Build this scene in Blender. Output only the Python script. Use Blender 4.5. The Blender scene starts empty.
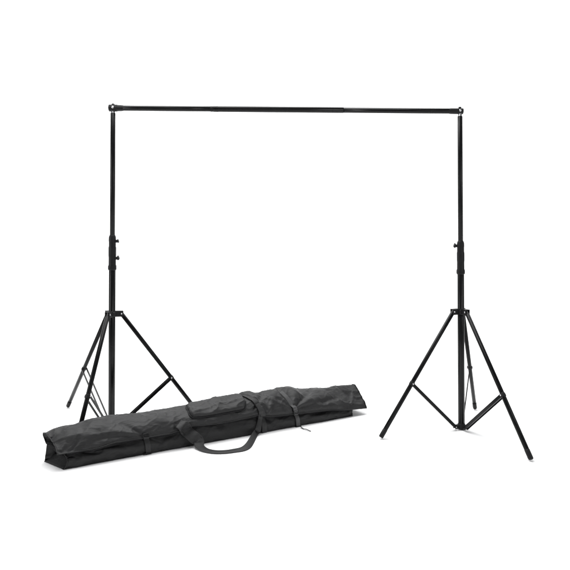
import bpy, bmesh, math, random
from mathutils import Vector, Matrix, noise
R = math.radians
random.seed(4)
scene = bpy.context.scene
col = scene.collection

# ------------------------------------------------------------ camera
cam_d = bpy.data.cameras.new('camera'); cam = bpy.data.objects.new('camera', cam_d)
col.objects.link(cam); scene.camera = cam
cam.location = (0, 0, 1.1525)
cam.rotation_euler = (R(90 + 0.94), 0, 0)
cam_d.sensor_width = 36.0; cam_d.lens = 599.2 / 570 * 36.0
cam_d.shift_x = 0.0; cam_d.shift_y = -(285 - 234.02) / 570
cam_d.clip_start = 0.05; cam_d.clip_end = 200

# ------------------------------------------------------------ world + studio lamps
world = bpy.data.worlds.new('World'); scene.world = world; world.use_nodes = True
wn = world.node_tree.nodes['Background']
wn.inputs[0].default_value = (0.95, 0.975, 1.0, 1); wn.inputs[1].default_value = 0.20

def area(name, loc, target, sx, sy, power):
    d = bpy.data.lights.new(name, 'AREA'); d.shape = 'RECTANGLE'; d.size = sx; d.size_y = sy; d.energy = power
    o = bpy.data.objects.new(name, d); col.objects.link(o); o.location = loc
    o.rotation_euler = (Vector(target) - Vector(loc)).to_track_quat('-Z', 'Y').to_euler()
    return o
area('overhead_softbox', (-0.6, 4.1, 4.6), (-0.1, 3.8, 0), 4.8, 4.0, 335)
area('side_softbox', (3.4, 1.2, 1.9), (0.6, 3.8, 0.8), 0.5, 1.9, 26)
area('strip_softbox', (-3.6, 1.9, 1.9), (-0.6, 3.8, 0.8), 0.6, 1.9, 40)
area('front_softbox', (2.0, -1.2, 2.3), (0.5, 3.8, 1.6), 2.4, 0.35, 18)
area('background_light', (-5.5, 6.0, 5.6), (-5.0, 11, 2.6), 10.0, 2.0, 500)
area('background_light', (5.5, 6.0, 5.6), (5.0, 11, 2.6), 10.0, 2.0, 500)

scene.view_settings.view_transform = 'Standard'; scene.view_settings.look = 'None'
scene.view_settings.exposure = 0.0; scene.view_settings.gamma = 1
scene.render.engine = 'CYCLES'

# ------------------------------------------------------------ helpers
def tag(o, label=None, cat=None, group=None, kind=None):
    if label: o['label'] = label
    if cat: o['category'] = cat
    if group: o['group'] = group
    if kind: o['kind'] = kind
    return o

def empty(name, loc):
    o = bpy.data.objects.new(name, None); o.empty_display_size = .1
    col.objects.link(o); o.location = loc
    return o

def obj(name, bm, m, parent=None, smooth=True, bevel=0):
    bmesh.ops.recalc_face_normals(bm, faces=bm.faces)
    me = bpy.data.meshes.new(name); bm.to_mesh(me); bm.free()
    if parent is not None:
        me.transform(Matrix.Translation(-wloc(parent)))
    me.materials.append(m)
    for p in me.polygons: p.use_smooth = smooth
    o = bpy.data.objects.new(name, me); col.objects.link(o)
    if parent is not None: o.parent = parent
    if bevel:
        b = o.modifiers.new('bevel', 'BEVEL'); b.width = bevel; b.segments = 2; b.limit_method = 'ANGLE'
    return o

def wloc(o):
    v = Vector((0, 0, 0))
    while o is not None:
        v = v + o.location; o = o.parent
    return v

def frame(d):
    d = d.normalized()
    a = Vector((0, 0, 1)) if abs(d.z) < .95 else Vector((0, 1, 0))
    x = d.cross(a).normalized(); y = x.cross(d).normalized()
    return x, y

def lathe(bm, a, b, prof, seg=28):
    """prof: list of (fraction or metres along a->b, radius)"""
    a = Vector(a); b = Vector(b); d = (b - a); L = d.length; d.normalize(); x, y = frame(d)
    rings = []
    for s, r in prof:
        c = a + d * s
        rings.append([bm.verts.new(c + (x * math.cos(k * 2 * math.pi / seg) + y * math.sin(k * 2 * math.pi / seg)) * r) for k in range(seg)])
    for q in range(len(rings) - 1):
        for k in range(seg):
            bm.faces.new((rings[q][k], rings[q][(k + 1) % seg], rings[q + 1][(k + 1) % seg], rings[q + 1][k]))
    bm.faces.new(rings[0]); bm.faces.new(rings[-1][::-1])

def tube(bm, a, b, r, seg=28, ch=.0015):
    L = (Vector(b) - Vector(a)).length
    lathe(bm, a, b, [(0, r - ch), (ch, r), (L - ch, r), (L, r - ch)], seg)

def bar(bm, a, b, wx, wy, xdir=None):
    """rectangular bar a->b; wx along xdir"""
    a = Vector(a); b = Vector(b); d = (b - a).normalized()
    if xdir is None: x, y = frame(d)
    else:
        x = Vector(xdir); x = (x - d * x.dot(d)).normalized(); y = d.cross(x)
    vs = []
    for c in (a, b):
        vs.append([bm.verts.new(c + x * sx * wx / 2 + y * sy * wy / 2) for sx, sy in ((-1, -1), (1, -1), (1, 1), (-1, 1))])
    for k in range(4):
        bm.faces.new((vs[0][k], vs[0][(k + 1) % 4], vs[1][(k + 1) % 4], vs[1][k]))
    bm.faces.new(vs[0][::-1]); bm.faces.new(vs[1])

def polytube(bm, pts, r, seg=8):
    rings = []
    for i, p in enumerate(pts):
        d = (pts[min(i + 1, len(pts) - 1)] - pts[max(i - 1, 0)]); x, y = frame(d)
        rings.append([bm.verts.new(p + (x * math.cos(k * 2 * math.pi / seg) + y * math.sin(k * 2 * math.pi / seg)) * r) for k in range(seg)])
    for q in range(len(rings) - 1):
        for k in range(seg):
            bm.faces.new((rings[q][k], rings[q][(k + 1) % seg], rings[q + 1][(k + 1) % seg], rings[q + 1][k]))
    bm.faces.new(rings[0]); bm.faces.new(rings[-1][::-1])

def lerp(a, b, t): return a + (b - a) * t
def table(tab, x):
    """smooth (monotone-ish) interpolation through (x, y) pairs"""
    if x <= tab[0][0]: return tab[0][1]
    for i in range(len(tab) - 1):
        x0, y0 = tab[i]; x1, y1 = tab[i + 1]
        if x <= x1:
            t = (x - x0) / (x1 - x0); t = t * t * (3 - 2 * t) * .5 + t * .5
            return lerp(y0, y1, t)
    return tab[-1][1]
def sstep(a, b, x):
    t = max(0, min(1, (x - a) / (b - a))); return t * t * (3 - 2 * t)

# ------------------------------------------------------------ materials
def mat(name, base, rough, spec=.5, metal=0.0, noise_scale=None, var=.15, rvar=.1, bump=0, bump_scale=400, coat=0):
    m = bpy.data.materials.new(name); m.use_nodes = True
    nt = m.node_tree; N = nt.nodes; L = nt.links; b = N['Principled BSDF']
    b.inputs['Base Color'].default_value = (*base, 1); b.inputs['Roughness'].default_value = rough
    b.inputs['Specular IOR Level'].default_value = spec; b.inputs['Metallic'].default_value = metal
    b.inputs['Coat Weight'].default_value = coat
    tc = N.new('ShaderNodeTexCoord')
    if noise_scale:
        n = N.new('ShaderNodeTexNoise'); n.inputs['Scale'].default_value = noise_scale; n.inputs['Detail'].default_value = 6
        L.new(tc.outputs['Object'], n.inputs['Vector'])
        mr = N.new('ShaderNodeMapRange'); mr.inputs['To Min'].default_value = 1 - var; mr.inputs['To Max'].default_value = 1 + var
        mr.inputs['From Min'].default_value = .3; mr.inputs['From Max'].default_value = .7
        L.new(n.outputs['Fac'], mr.inputs['Value'])
        mx = N.new('ShaderNodeVectorMath'); mx.operation = 'SCALE'; mx.inputs[0].default_value = base
        L.new(mr.outputs['Result'], mx.inputs['Scale']); L.new(mx.outputs['Vector'], b.inputs['Base Color'])
        mr2 = N.new('ShaderNodeMapRange'); mr2.inputs['To Min'].default_value = rough - rvar; mr2.inputs['To Max'].default_value = rough + rvar
        L.new(n.outputs['Fac'], mr2.inputs['Value']); L.new(mr2.outputs['Result'], b.inputs['Roughness'])
    if bump:
        n2 = N.new('ShaderNodeTexNoise'); n2.inputs['Scale'].default_value = bump_scale; n2.inputs['Detail'].default_value = 3
        L.new(tc.outputs['Object'], n2.inputs['Vector'])
        bp = N.new('ShaderNodeBump'); bp.inputs['Strength'].default_value = bump; bp.inputs['Distance'].default_value = .002
        L.new(n2.outputs['Fac'], bp.inputs['Height']); L.new(bp.outputs['Normal'], b.inputs['Normal'])
    return m

def fabric(name, base, rough, weave=700):
    """woven nylon: two crossed wave bumps, broad crumple bump and slight colour mottling"""
    m = mat(name, base, rough, spec=.30, noise_scale=9, var=.14, rvar=.06)
    nt = m.node_tree; N = nt.nodes; L = nt.links; b = N['Principled BSDF']
    tc = [n for n in N if n.type == 'TEX_COORD'][0]
    mp = N.new('ShaderNodeMapping'); mp.inputs['Rotation'].default_value = (0, 0, -TH); L.new(tc.outputs['Object'], mp.inputs['Vector'])
    w1 = N.new('ShaderNodeTexWave'); w1.bands_direction = 'X'; w1.inputs['Scale'].default_value = weave / 6
    w2 = N.new('ShaderNodeTexWave'); w2.bands_direction = 'Z'; w2.inputs['Scale'].default_value = weave / 6
    w1.inputs['Distortion'].default_value = .4; w2.inputs['Distortion'].default_value = .4
    L.new(mp.outputs['Vector'], w1.inputs['Vector']); L.new(mp.outputs['Vector'], w2.inputs['Vector'])
    ad = N.new('ShaderNodeMath'); ad.operation = 'ADD'; L.new(w1.outputs['Fac'], ad.inputs[0]); L.new(w2.outputs['Fac'], ad.inputs[1])
    b1 = N.new('ShaderNodeBump'); b1.inputs['Strength'].default_value = .25; b1.inputs['Distance'].default_value = .0006
    L.new(ad.outputs[0], b1.inputs['Height'])
    n = N.new('ShaderNodeTexNoise'); n.inputs['Scale'].default_value = 26; n.inputs['Detail'].default_value = 5; n.inputs['Distortion'].default_value = 1.2
    ms = N.new('ShaderNodeMapping'); ms.inputs['Scale'].default_value = (.35, 1, 1.1); L.new(mp.outputs['Vector'], ms.inputs['Vector']); L.new(ms.outputs['Vector'], n.inputs['Vector'])
    b2 = N.new('ShaderNodeBump'); b2.inputs['Strength'].default_value = .4; b2.inputs['Distance'].default_value = .008
    L.new(n.outputs['Fac'], b2.inputs['Height']); L.new(b1.outputs['Normal'], b2.inputs['Normal']); L.new(b2.outputs['Normal'], b.inputs['Normal'])
    b.inputs['Sheen Weight'].default_value = .0; b.inputs['Sheen Roughness'].default_value = .5
    return m

TH = R(30.96)
M = {}
M['black'] = mat('black_anodised_tube', (.0035, .0035, .0038), .26, spec=.24, noise_scale=30, var=.25, rvar=.05)
M['leg'] = mat('black_leg_tube', (.004, .004, .0043), .22, spec=.15, noise_scale=30, var=.25, rvar=.06)
M['plastic'] = mat('black_plastic', (.008, .008, .0085), .45, spec=.2, noise_scale=60, var=.2, bump=.3, bump_scale=300)
M['chrome'] = mat('steel', (.62, .62, .63), .25, metal=1, noise_scale=40, var=.08)
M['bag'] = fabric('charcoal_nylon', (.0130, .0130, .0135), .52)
M['bag_shaded'] = fabric('charcoal_nylon_shaded_front', (.0100, .0100, .0104), .54)  # same nylon as the lid, shade of the front put into the colour
M['inner'] = fabric('black_lining', (.010, .010, .0105), .7)
M['web'] = mat('black_webbing', (.020, .020, .0205), .55, spec=.3, noise_scale=40, var=.15, bump=.6, bump_scale=500)
M['strap'] = mat('grey_webbing', (.055, .055, .056), .55, spec=.35, noise_scale=40, var=.15, bump=.6, bump_scale=500)
M['pipe'] = mat('black_piping', (.010, .010, .0105), .5, spec=.3, noise_scale=50, var=.2)
M['zip'] = mat('zipper_tape', (.008, .008, .009), .6, spec=.3, noise_scale=200, var=.3, bump=.8, bump_scale=900)
M['white'] = mat('white_studio_paper', (.90, .90, .90), .75, spec=.2, noise_scale=1.5, var=.006, rvar=.03)

# ------------------------------------------------------------ setting: the white floor and the seamless backdrop it runs into
def sheet(name, prof, hw):
    bm = bmesh.new(); rows = [[bm.verts.new((x, y, z)) for x in (-hw, hw)] for y, z in prof]
    for a, b in zip(rows, rows[1:]): bm.faces.new((a[0], a[1], b[1], b[0]))
    o = obj(name, bm, M['white']); tag(o, kind='structure'); return o
sheet('floor', [(-12, 0), (8.5, 0)], 16)
sheet('backdrop', [(8.5, 0)] + [(8.5 + 2.5 * math.sin(a), 2.5 - 2.5 * math.cos(a)) for a in [R(k * 5) for k in range(1, 19)]] + [(11, 9)], 16)

# ------------------------------------------------------------ light stands
def make_stand(name, base, label, H, T, feet, knobs, clamps, braces, z_top_collar, z_bot_collar):
    """base (x, y), H leg hub height, T top; feet: ground points; braces: style per leg"""
    bx, by = base
    root = tag(empty(name, (bx, by, 0)), label, 'light stand', 'light stands holding up the crossbar')
    P = lambda x, y, z: Vector((bx + x, by + y, z))
    zb = .017
    bm = bmesh.new(); tube(bm, P(0, 0, zb), P(0, 0, z_bot_collar + .03), .0205, 36); obj('lower_pole', bm, M['black'], root)
    bm = bmesh.new()
    zm = z_top_collar + (T - z_top_collar) * .80
    tube(bm, P(0, 0, z_top_collar - .03), P(0, 0, T - .024), .0155, 32); obj('upper_pole', bm, M['black'], root)
    bm = bmesh.new(); lathe(bm, P(0, 0, T - .034), P(0, 0, T), [(0, .0130), (.014, .0130), (.015, .0118), (.03, .0118), (.034, .0118)], 24)
    sp = obj('spigot', bm, M['chrome'], root)
    # ---- clamping collar
    h = z_top_collar - z_bot_collar
    bm = bmesh.new()
    lathe(bm, P(0, 0, z_bot_collar), P(0, 0, z_top_collar),
          [(0, .0215), (.004, .0245), (.028, .0250), (.034, .0225), (h * .36, .0222), (h * .42, .0235), (h * .64, .0235), (h * .68, .0215), (h * .80, .0215), (h * .84, .0225), (h - .012, .0215), (h, .0165)], 36)
    for k in range(14):   # grip ribs
        a = k * 2 * math.pi / 14
        bar(bm, P(math.cos(a) * .0243, math.sin(a) * .0243, z_bot_collar + .006), P(math.cos(a) * .0243, math.sin(a) * .0243, z_bot_collar + .026), .003, .003)
    cl = obj('collar', bm, M['plastic'], root, bevel=.0005)
    for (z, ang, big) in knobs:
        d = Vector((math.cos(R(ang)), math.sin(R(ang)), 0)); c = P(0, 0, z)
        kb = bmesh.new()
        bar(kb, c + d * .018, c + d * .030, .022, .018)
        tube(kb, c + d * .026, c + d * .036, .0045, 14)
        kn = obj('knob_mount', kb, M['plastic'], cl, smooth=False, bevel=.001)
        kb = bmesh.new()
        x, y = frame(d); L = .013 if big else .009
        e = c + d * .031
        tilt = Vector((0, 0, .25))
        lathe(kb, e, e + (d + tilt) * L, [(0, .006), (.002, .0115), (L * .8, .0125), (L, .010)], 10)
        if big: bar(kb, e + (d + tilt) * L * .5 - Vector((0, 0, .014)), e + (d + tilt) * L * .5 + Vector((0, 0, .015)), .007, .010, d)
        obj('knob', kb, M['plastic'], root, bevel=.0008)
    # ---- leg hub: ring and three lugs
    bm = bmesh.new(); lathe(bm, P(0, 0, H - .022), P(0, 0, H + .012), [(0, .024), (.003, .027), (.024, .027), (.028, .0235), (.034, .0225)], 32)
    dirs = []
    for fx, fy in feet:
        d = Vector((fx - bx, fy - by, 0)); d.normalize(); dirs.append(d)
        s = Vector((-d.y, d.x, 0))
        for q in (-1, 1):
            bar(bm, P(*(d * .018 + s * q * .0135)[:2], H - .006), P(*(d * .067 + s * q * .0135)[:2], H - .007), .036, .004, (0, 0, 1))
        bar(bm, P(*(d * .020)[:2], H + .0085), P(*(d * .064)[:2], H + .0085), .004, .027, (0, 0, 1))
    hub = obj('leg_hub', bm, M['plastic'], root, smooth=False, bevel=.0012)
    bb = .030   # bottom bracket
    bm = bmesh.new(); lathe(bm, P(0, 0, zb - .014), P(0, 0, zb + .022), [(0, .018), (.003, .025), (.026, .025), (.036, .021)], 32)
    for d in dirs:
        s = Vector((-d.y, d.x, 0))
        for q in (-1, 1):
            bar(bm, P(*(d * .018 + s * q * .010)[:2], zb + .003), P(*(d * .052 + s * q * .010)[:2], zb + .003), .022, .004, (0, 0, 1))
    br = obj('bottom_bracket', bm, M['plastic'], root, smooth=False, bevel=.001)
    for d in dirs:
        s = Vector((-d.y, d.x, 0))
        for (c, r0, zz, ow) in ((d * .056, .0052, H - .006, .0175), (d * .044, .004, zb + .003, .0135)):
            bo = bmesh.new(); tube(bo, P(*(c - s * ow)[:2], zz), P(*(c + s * ow)[:2], zz), r0, 12)
            obj('bolt', bo, M['chrome'], hub if zz > .2 else br)
    # ---- legs + braces
    for (fx, fy), d, fr, st in zip(feet, dirs, clamps, braces):
        s = Vector((-d.y, d.x, 0))
        a = P(*(d * .056)[:2], H - .006); f = Vector((fx, fy, .0125)); ax = (f - a); L = ax.length; ax.normalize()
        bm = bmesh.new(); tube(bm, a - ax * .008, f - ax * .04, .0132, 24)
        leg = obj('leg', bm, M['leg'], root)
        bm = bmesh.new(); lathe(bm, f - ax * .050, f + ax * .004, [(0, .0136), (.002, .0143), (.046, .0143), (.052, .0125), (.054, .009)], 20)
        obj('rubber_foot', bm, M['plastic'], leg)
        c = a + ax * L * fr
        bm = bmesh.new(); tube(bm, c - ax * .012, c + ax * .012, .0152, 20)
        n = ax.cross(s)
        bar(bm, c - ax * .008, c + ax * .008, .034, .012, s)
        cl2 = obj('leg_clip', bm, M['plastic'], leg, bevel=.001)
        bm = bmesh.new(); tube(bm, c - s * .0195, c + s * .0195, .0045, 12); obj('bolt', bm, M['chrome'], leg)
        e = P(*(d * .044)[:2], zb + .003)
        bm = bmesh.new()
        if st == 'pair':
            for q in (-1, 1): bar(bm, c + s * q * .0165, e + s * q * .0160, .0065, .012, s)
        elif st == 'channel':
            bar(bm, c, e, .0235, .010, s)
            for q in (-1, 1): bar(bm, c + s * q * .0133, e + s * q * .0133, .0030, .019, s)
        elif st == 'thin':
            bar(bm, c, e, .014, .012, s)
            for q in (-1, 1): bar(bm, c + s * q * .0082, e + s * q * .0082, .0024, .018, s)
        else:
            tube(bm, c, e, .0040, 10)
        obj('brace', bm, M['leg'], root, smooth=False, bevel=.0006)
    return root

make_stand('light_stand', (-1.0755, 3.734), 'black tripod light stand on the left, its legs partly hidden by the bag',
           .7235, 1.994, [(-1.526, 4.234), (-1.153, 3.290), (-.536, 3.933)],
           [(1.169, -4, False), (1.063, -8, True)], (.57, .62, .60), ('pair', 'pair', 'channel'), 1.208, .988)
make_stand('light_stand', (1.0965, 3.743), 'black tripod light stand on the right, standing clear with all three legs in view',
           .7375, 1.976, [(.567, 3.558), (1.304, 3.196), (1.320, 4.183)],
           [(1.140, 186, True)], (.585, .60, .56), ('thin', 'channel', 'wire'), 1.172, .962)

# ------------------------------------------------------------ crossbar
A = Vector((-1.0755, 3.734, 2.002)); B = Vector((1.0965, 3.743, 1.984)); D = (B - A).normalized(); LB = (B - A).length
cb = tag(empty('crossbar', A), 'long black telescopic crossbar spanning the tops of both light stands', 'crossbar')
j1 = .625; j2 = 1.44
bm = bmesh.new(); lathe(bm, A, B, [(.03, .0150), (.032, .0168), (j1 + .02, .0168)], 32); obj('end_tube', bm, M['black'], cb)
bm = bmesh.new(); lathe(bm, A, B, [(j1, .0170), (j1 + .002, .0188), (j1 + .03, .0193), (j1 + .034, .0184), (j2, .0184), (j2 + .002, .0160)], 32); obj('middle_tube', bm, M['black'], cb)
bm = bmesh.new(); lathe(bm, A, B, [(j2 - .02, .0170), (LB - .01, .0170), (LB - .008, .0160)], 32); obj('end_tube', bm, M['black'], cb)
bm = bmesh.new(); lathe(bm, A, B, [(j1 - .016, .0165), (j1 - .014, .0178), (j1 - .002, .0178), (j1 + .001, .0165)], 32); obj('joint_ring', bm, M['plastic'], cb)
for (c, sgn) in ((A, 1), (B, -1)):
    bm = bmesh.new()
    w = .026 if sgn > 0 else .019
    lathe(bm, c - D * sgn * w, c + D * sgn * .075, [(0, .019), (.003, .0230 if sgn > 0 else .0185), (w * 2, .0230 if sgn > 0 else .0185), (w * 2 + .003, .0205 if sgn > 0 else .0185), (.078, .0200 if sgn > 0 else .0182), (w + .074, .0165)], 8 if sgn > 0 else 24)
    sl = obj('end_sleeve', bm, M['plastic'], cb, smooth=False, bevel=.0015)
    bm = bmesh.new(); lathe(bm, c - Vector((0, 0, .004)), c + Vector((0, 0, .032)), [(0, .010), (.028, .010), (.031, .008)], 6)
    obj('wing_bolt', bm, M['plastic'], cb, smooth=False, bevel=.001)
    bm = bmesh.new(); q = c + Vector((.004 * sgn, -.019, 0)); lathe(bm, q, q + Vector((0, -.010, 0)), [(0, .0075), (.007, .0075), (.0095, .006)], 16)
    obj('bolt', bm, M['chrome'], sl)

# ------------------------------------------------------------ carry bag
O = Vector((-1.134, 3.08, 0)); U = Vector((math.cos(TH), math.sin(TH), 0)); Wd = Vector((-math.sin(TH), math.cos(TH), 0)); Z = Vector((0, 0, 1))
BAGLOC = O + U * .95 + Wd * .08
ZT = [(-.06, .160), (.0, .162), (.045, .182), (.10, .190), (.24, .198), (.39, .199), (.53, .194), (.62, .193), (.73, .195), (.86, .203), (.97, .205), (1.05, .205), (1.10, .213), (1.153, .224), (1.21, .215), (1.27, .212), (1.33, .219), (1.43, .216), (1.59, .194), (1.74, .172), (1.88, .176), (1.96, .172)]
ZS = [(-.06, .088), (.06, .088), (.165, .087), (.26, .101), (.43, .100), (.57, .099), (.62, .106), (.70, .120), (.82, .111), (.95, .110), (1.05, .114), (1.12, .118), (1.17, .108), (1.22, .097), (1.38, .088), (1.63, .078), (1.87, .050), (1.96, .044)]
TP = [0, .05, .14, .215, .25, .32, .42, .52, .62, .70, .78, .85, .92, 1.0]
def prof_pts(u):
    zs = table(ZS, u); zt = table(ZT, u); h = zt - zs
    e = sstep(1.6, 1.95, u)
    e = max(sstep(1.70, 1.93, u) , 1 - sstep(-.02, .16, u) )
    er = 1 if u > 1 else .75
    gp = .014 * sstep(.03, .12, u) * (1 - sstep(.25, .36, u)) + .008 * sstep(.45, .5, u) * (1 - sstep(.6, .66, u)) + .007 * sstep(1.42, 1.5, u) * (1 - sstep(1.6, 1.8, u))
    def fl(w, z, k):                       # towards the ends the lid flattens into a straight slope
        zz = lerp(zs, zt, max(0, min(1, (w + .011) / .13))) + .004
        return (w, lerp(z, zz, e * er * k))
    q1, q2, q3 = fl(-.012 + .022 * e, zs + .25 * h, 1), fl(.016 + .020 * e, zs + .60 * h, 1), fl(.062 + .010 * e, zs + .86 * h, 1)
    return [(.002, .0), (-.004, .008), (-.008, zs * .5), (.010, zs * .90 - gp), (-.016, zs - .003), q1, q2, q3,
            (.118, zt), (.152, zt - .10 * h), (.170, zs + .42 * h), (.172, zs), (.170, zs * .5), (.164, 0)]
def cr(p0, p1, p2, p3, t):
    return .5 * (2 * p1 + (p2 - p0) * t + (2 * p0 - 5 * p1 + 4 * p2 - p3) * t * t + (3 * p1 - p0 - 3 * p2 + p3) * t ** 3)
def outer(u, t):
    P = prof_pts(u)
    for i in range(len(TP) - 1):
        if t <= TP[i + 1] or i == len(TP) - 2:
            k = (t - TP[i]) / (TP[i + 1] - TP[i]); k = max(0, min(1, k))
            a, b, c, d = P[max(i - 1, 0)], P[i], P[i + 1], P[min(i + 2, len(P) - 1)]
            tt = k * .999
            if i + 1 == 4: d = c      # keep the lip crisp
            if i == 4: a = b
            return cr(a[0], b[0], c[0], d[0], tt), cr(a[1], b[1], c[1], d[1], tt)
# creases: (u0, t0, u1, t1, width_u, amplitude)
CR = []
def crease(u0, t0, u1, t1, w, a): CR.append((u0, t0, u1, t1, w, a))
# folds fanning out from the right compression strap
for (u1, t1, w, a) in ((1.13, .66, .020, .010), (1.20, .62, .014, -.008), (1.27, .66, .020, .008), (1.33, .66, .012, -.009), (1.47, .62, .024, .007), (1.58, .56, .016, -.008), (1.66, .50, .02, .006), (1.72, .42, .014, -.006)):
    crease(1.375, .30, u1, t1, w, a)
# folds around the left strap and the sag behind it
for (u1, t1, w, a) in ((.20, .34, .016, -.007), (.24, .46, .016, .006), (.30, .58, .020, -.006), (.54, .44, .02, -.004), (.60, .55, .025, .004)):
    crease(.425, .29, u1, t1, w, a)
# pulls under the handle and the webbing
for (u0, t0, u1, t1, w, a) in ((1.12, .36, 1.24, .60, .016, -.009), (1.10, .62, 1.22, .33, .012, .007), (1.20, .30, 1.30, .56, .018, .007), (.60, .30, .66, .66, .02, .004),
                               (.02, .30, .10, .60, .018, .005), (.07, .28, .18, .58, .014, -.005), (-.02, .5, .12, .62, .02, -.006), (1.80, .62, 1.92, .34, .02, -.005), (1.84, .34, 1.95, .60, .016, .005),
                               (1.62, .36, 1.86, .52, .03, -.007), (1.70, .58, 1.90, .66, .02, .004), (.08, .22, .30, .06, .016, -.005), (.16, .20, .36, .10, .014, .004), (.45, .2, .60, .08, .016, -.004),
                               (.50, .10, .62, .22, .02, .004), (1.18, .22, 1.30, .06, .016, -.005), (1.44, .22, 1.66, .08, .02, .004), (1.44, .12, 1.60, .20, .014, -.004), (.72, .08, .95, .2, .03, -.004), (.80, .2, 1.08, .07, .03, .003)):
    crease(u0, t0, u1, t1, w, a)
def disp(u, t):
    s = 0
    for (u0, t0, u1, t1, w, a) in CR:
        if u < min(u0, u1) - .1 or u > max(u0, u1) + .1: continue
        k = .55                                  # metres per unit t, roughly
        dx, dy = u1 - u0, (t1 - t0) * k; px, py = u - u0, (t - t0) * k
        L2 = dx * dx + dy * dy; q = max(0, min(1, (px * dx + py * dy) / L2))
        d = math.hypot(px - q * dx, py - q * dy); ww = w * (.5 + .9 * q)
        s += 1.35 * a * math.exp(-(d / ww) ** 2) * (1 - .55 * q)
    v = Vector((u * 5.5, t * 5.0, 3.1))
    s += .0110 * noise.noise(v) + .0040 * noise.noise(Vector((u * 13, t * 8, 7.7))) + .0016 * noise.noise(Vector((u * 30, t * 22 + u * 9, 2.2)))
    r = 1 - abs(noise.noise(Vector((u * 5 + t * 3, t * 4.5 - u * 1.5, 1.3)))) * 2
    s += .0055 * max(0, r) ** 3
    r = 1 - abs(noise.noise(Vector((u * 17 - t * 6, t * 12 + u * 3, 9.3)))) * 2
    s += .0028 * max(0, r) ** 5
    return s
def pos(u, w, z): return O + U * u + Wd * w + Z * max(z, .0015)
def surf(u, t, off=0.0, wr=True):
    e = .004
    w, z = outer(u, t)
    w0, z0 = outer(u, max(0, t - e)); w1, z1 = outer(u, min(1, t + e))
    tw, tz = w1 - w0, z1 - z0; l = math.hypot(tw, tz) or 1
    nw, nz = -tz / l, tw / l
    o = off
    if wr:
        fade = sstep(0, .06, t) * (.35 + .65 * min(1, abs(t - .25) / .06))
        o += disp(u, t) * fade
    return w + nw * o, z + nz * o
def P3(u, t, off=0.0):
    w, z = surf(u, t, off); return pos(u, w, z)
def uL(w, z, lid):
    e = max(0, min(1, w / .16))
    if lid: return -.030 - (.022 + .024 * max(0, min(1, (z - .09) / .07))) * e
    k = max(0, min(1, z / .085))
    return lerp(0, .004, k) + .018 * math.sin(math.pi * min(1, k)) * (1 - e) + lerp(-.064, -.056, k ** .6) * e
def loft(ring_fn, ns, lidflag, uR, inset_left, inset_right):
    """ring_fn(u) -> closed list of (w, z); ends are sunk panels"""
    bm = bmesh.new(); rows = []
    def ring(s):
        base = lerp(0, uR, s); pts = ring_fn(base); out = []
        for (w, z) in pts:
            ul = uL(w, z, lidflag); rn = 0
            if not lidflag:                       # soft rounded right end
                rn = max(.016 * max(0, 1 - z / .025) ** 2, .012 * max(0, 1 - w / .03) ** 2)
                w = w + .012 * sstep(.975, 1, s) * max(0, 1 - w / .05)
            u = lerp(ul, uR - rn, s)
            out.append((u, w, z))
        return out
    for i in range(ns + 1):
        rows.append(ring(i / ns))
    def cap(r, inset, sgn):
        n = len(r); cu = sum(p[0] for p in r) / n; cw = sum(p[1] for p in r) / n; cz = sum(p[2] for p in r) / n
        out = []
        for k, q in ((.035, .40), (.08, .75), (.2, .95), (.6, 1.0), (.85, 1.0)):
            out.append([(lerp(p[0], cu, k) + sgn * inset * q, lerp(p[1], cw, k), lerp(p[2], cz, k)) for p in r])
        return out
    allr = cap(rows[0], inset_left, 1)[::-1] + rows + cap(rows[-1], inset_right, -1)
    vr = [[bm.verts.new(pos(*p)) for p in r] for r in allr]
    n = len(vr[0])
    for a, b in zip(vr, vr[1:]):
        for k in range(n): bm.faces.new((a[k], a[(k + 1) % n], b[(k + 1) % n], b[k]))
    bm.faces.new(vr[0]); bm.faces.new(vr[-1][::-1])
    return bm
bag = tag(empty('carry_bag', BAGLOC), 'long soft charcoal nylon carry bag lying on the floor with its handle flopped forward', 'bag')

def body_ring(u):
    zs = table(ZS, u); pts = []
    for i in range(27): pts.append(surf(u, i / 26 * .232))
    pts += [(.022, zs - .010), (.034, zs - .004), (.08, zs - .003), (.14, zs - .004)]
    for i in range(9): pts.append(surf(u, .853 + i / 8 * .147, -.002))
    pts += [(.12, .001), (.08, .001), (.04, .001)]
    return pts
def lid_ring(u):
    zs = table(ZS, u); pts = []
    for i in range(71): pts.append(surf(u, .25 + i / 70 * .60))
    pts += [(.150, zs + .001), (.10, zs + .002), (.05, zs + .002), (.015, zs + .002), (.0, zs + .0005)]
    return pts
body = obj('bag_body', loft(body_ring, 300, False, 1.872, .115, -.003), M['bag_shaded'], bag)
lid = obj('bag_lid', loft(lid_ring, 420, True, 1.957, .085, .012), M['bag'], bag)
# piping along the lid lip, the end edges and the lower body edge
def ulid(s, t):
    w, z = outer(0 if s < .5 else 1.957, t); return lerp(uL(w, z, True), 1.957, s)
bm = bmesh.new()
polytube(bm, [P3(lerp(-.032, 1.955, i / 240), .252, .001) for i in range(241)], .0028)
for s in (0, 1):
    polytube(bm, [P3(ulid(s, .25 + .6 * i / 50), .25 + .6 * i / 50, .0022) for i in range(51)], .0026)
obj('lid_piping', bm, M['pipe'], lid)
bm = bmesh.new()
for s in (0,):
    pts = []
    for i in range(31):
        t = .232 * i / 30; w, z = outer(0 if s == 0 else 1.868, t); pts.append(P3(uL(w, z, False) if s == 0 else 1.848, t, .0005))
    polytube(bm, pts, .0024)
polytube(bm, [P3(lerp(0, 1.850, i / 200), .02, .001) for i in range(201)], .0026)
polytube(bm, [pos(lerp(0, -.062, i / 20), lerp(.002, .164, i / 20), .003) for i in range(21)], .0028)
obj('body_piping', bm, M['pipe'], body)
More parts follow.
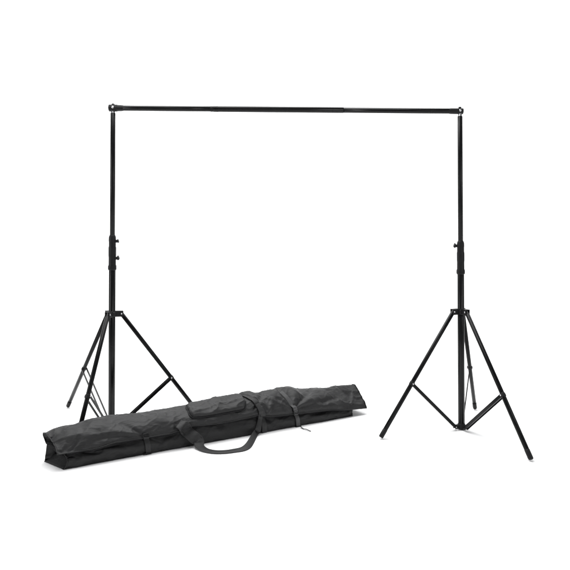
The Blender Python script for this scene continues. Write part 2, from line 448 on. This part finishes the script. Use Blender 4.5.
# zip under the lip
bm = bmesh.new()
rows = [[bm.verts.new(pos(u, w, table(ZS, u) + dz)) for (w, dz) in ((.006, -.020), (-.001, -.003))] for u in [lerp(.02, 1.85, i / 200) for i in range(201)]]
for a, b in zip(rows, rows[1:]): bm.faces.new((a[0], a[1], b[1], b[0]))
z_o = obj('zipper', bm, M['zip'], bag); so = z_o.modifiers.new('s', 'SOLIDIFY'); so.thickness = .002
# sunk folded end panel flap at the lower left corner
bm = bmesh.new(); g = []
for i in range(13):
    a = i / 12; r = []
    for j in range(9):
        b = j / 8
        r.append(bm.verts.new(pos(lerp(0, -.062, a) + .065 * b * (1 - .2 * a), lerp(.004, .160, a), .003 + .030 * b ** 1.3 + .012 * math.sin(a * math.pi) * b)))
    g.append(r)
for a, b in zip(g, g[1:]):
    for j in range(8): bm.faces.new((a[j], a[j + 1], b[j + 1], b[j]))
o = obj('end_flap', bm, M['bag'], bag); so = o.modifiers.new('s', 'SOLIDIFY'); so.thickness = .0025

# front pocket: padded pouch with rounded corners and a piped edge
PU0, PU1, PT0, PT1 = .700, 1.062, .375, .64
def pk(a, b):
    """a, b in [-1, 1] -> rounded (superellipse) mapping to (u, t)"""
    return lerp(PU0, PU1, .5 + a / 2), lerp(PT0, PT1, .5 + b / 2)
bm = bmesh.new(); NA, NB = 90, 46; g = []
for i in range(NA + 1):
    r = []
    for j in range(NB + 1):
        a = -1 + 2 * i / NA; b = -1 + 2 * j / NB
        ax, by = a * .98, b
        # round the corners: squash to a superellipse outline
        k = (abs(a) ** 8 + abs(b) ** 4) ** (1 / 8 if False else .125); m_ = max(abs(a), abs(b)) or 1
        f = m_ / max(k, 1e-6) if k > m_ else 1
        u, t = pk(a * f, b * f)
        u += .010 * (b * f)                        # leaning sides
        edge = min((1 - abs(a)) * 14, (1 - abs(b)) * 6); edge = max(0, min(1, edge))
        off = .019 * math.sqrt(max(0, 1 - (1 - edge) ** 2)) + .0012 - (.004 if edge <= 0 else 0)
        off += .003 * noise.noise(Vector((u * 12, t * 14, 5))) * edge + .004 * math.exp(-((b + .25 - a * .3) / .18) ** 2) * edge
        r.append(bm.verts.new(P3(u, t, off)))
    g.append(r)
for a, b in zip(g, g[1:]):
    for j in range(NB): bm.faces.new((a[j], a[j + 1], b[j + 1], b[j]))
pocket = obj('pocket', bm, M['bag'], bag)
bm = bmesh.new(); pts = []
for k in range(121):
    th = R(100 + 340 * k / 120); c, s_ = math.cos(th), math.sin(th); m_ = max(abs(c), abs(s_)); a, b = c / m_, s_ / m_
    kk = (abs(a) ** 8 + abs(b) ** 4) ** .125; f = 1 / max(kk, 1)
    u, t = pk(a * f * 1.015, b * f * 1.03); pts.append(P3(u + .010 * b * f, t, .004))
polytube(bm, pts, .0036); obj('pocket_zipper', bm, M['zip'], pocket)

# ---- straps
def ribbon(bm, C_, Wv, width, thick):
    """flat strap: centre points C_, width directions Wv"""
    n = len(C_); rings = []
    for i in range(n):
        d = (C_[min(i + 1, n - 1)] - C_[max(i - 1, 0)]).normalized(); w = (Wv[i] - d * Wv[i].dot(d)).normalized(); nn = d.cross(w)
        ww = width[i] if isinstance(width, list) else width
        ring = []
        for (a, b) in ((-1, -.5), (-.92, -1), (.92, -1), (1, -.5), (1, .5), (.92, 1), (-.92, 1), (-1, .5)):
            ring.append(bm.verts.new(C_[i] + w * a * ww / 2 + nn * b * thick / 2))
        rings.append(ring)
    for a, b in zip(rings, rings[1:]):
        for k in range(8): bm.faces.new((a[k], a[(k + 1) % 8], b[(k + 1) % 8], b[k]))
    bm.faces.new(rings[0][::-1]); bm.faces.new(rings[-1])
def catmull(pts, per=12):
    out = []
    for i in range(len(pts) - 1):
        a, b, c, d = pts[max(i - 1, 0)], pts[i], pts[i + 1], pts[min(i + 2, len(pts) - 1)]
        for k in range(per): out.append(cr(a, b, c, d, k / per))
    out.append(pts[-1]); return out
def wrap(name, path, width, thick, m, off=.004, parent=bag):
    """strap laid on the bag's outside along (u, t) points"""
    ps = catmull([Vector((u, t, 0)) for u, t in path], 14)
    C_ = [P3(p.x, p.y, off) for p in ps]
    # relax so the strap bridges the small hollows
    for _ in range(3): C_ = [C_[0]] + [(C_[i - 1] + C_[i] * 2 + C_[i + 1]) / 4 for i in range(1, len(C_) - 1)] + [C_[-1]]
    bm = bmesh.new(); ribbon(bm, C_, [U] * len(C_), width, thick)
    return obj(name, bm, m, parent)
wrap('webbing', [(1.170, .02), (1.168, .10), (1.160, .20), (1.150, .29), (1.135, .38), (1.105, .50), (1.070, .62), (1.05, .72), (1.04, .84)], .034, .003, M['web'], .007)
# left compression strap with its buckle
s1 = wrap('compression_strap', [(.445, .012), (.443, .08), (.438, .15), (.432, .22), (.428, .265), (.425, .31)], .030, .003, M['strap'] if False else M['web'], .007)
def buckle(u, t0, t1, w, parent, m):
    bm = bmesh.new()
    a, b = P3(u, t0, .010), P3(u, t1, .010)
    for q in (-1, 1): bar(bm, a + U * q * w / 2, b + U * q * w / 2, .006, .006, U)
    for k in (0, .5, 1): c = a.lerp(b, k); bar(bm, c - U * w / 2, c + U * w / 2, .005, .006, Z)
    return obj('buckle', bm, m, parent, smooth=False, bevel=.0015)
buckle(.440, .015, .060, .040, s1, M['plastic'])
buckle(.426, .265, .30, .034, s1, M['plastic'])
s2 = wrap('compression_strap', [(1.415, .015), (1.410, .08), (1.403, .15), (1.396, .22), (1.388, .28), (1.372, .35), (1.350, .43), (1.325, .52)], .028, .003, M['strap'], .008)
buckle(1.412, .012, .045, .034, s2, M['plastic'])
buckle(1.388, .262, .30, .032, s2, M['plastic'])
tailp = catmull([Vector(p) for p in ((.098, 3.765, .010), (.112, 3.745, .004), (.132, 3.722, .007), (.158, 3.692, .004))], 8)
bm = bmesh.new(); ribbon(bm, tailp, [Vector((.6, .8, .1))] * len(tailp), .008, .002); obj('strap_tail', bm, M['strap'], s2)

# ---- carrying handle: broad band down the front, loop on the floor, back up
def Q(u, w, z): return pos(u, w, z)
hp = [P3(.618, .350, .008), P3(.642, .30, .014), P3(.668, .22, .022), Q(.698, -.034, .060), Q(.726, -.042, .034), Vector((-.480, 3.392, .013)), Vector((-.438, 3.348, .006)), Vector((-.372, 3.322, .005)),
      Vector((-.290, 3.338, .006)), Vector((-.215, 3.394, .009)), Q(1.085, -.048, .016), Q(1.115, -.030, .034), P3(1.135, .16, .012), P3(1.142, .24, .012), P3(1.138, .31, .011), P3(1.125, .40, .012)]
F = Vector((0.857, .515, 0))
hw = [U, U, U * .95 + Z * .15, U * .9 + Z * .3, U * .9 + Z * .2, Vector((.85, .55, 0)), Vector((.5, .87, 0)), Vector((.05, 1, .05)), Vector((-.35, .9, .1)), Vector((-.5, .8, .3)), Vector((-.45, .4, .6)), U * .9 - Wd * .3 , U, U, U, U]
hwid = [.068, .070, .070, .068, .062, .054, .050, .046, .042, .040, .037, .034, .030, .030, .030, .030]
C_ = catmull(hp, 12); W_ = catmull(hw, 12); D_ = catmull([Vector((x, 0, 0)) for x in hwid], 12)
bm = bmesh.new(); ribbon(bm, C_, W_, [d.x for d in D_], .0045)
hd = obj('handle', bm, M['web'], bag)
# stitched edges of the handle
bm = bmesh.new()
polytube(bm, [c + w.normalized() * d.x * .40 + Z * .002 for c, w, d in zip(C_[:60], W_[:60], D_[:60])], .0012, 6)
polytube(bm, [c - w.normalized() * d.x * .40 + Z * .002 for c, w, d in zip(C_[:60], W_[:60], D_[:60])], .0012, 6)
obj('stitching', bm, M['pipe'], hd)
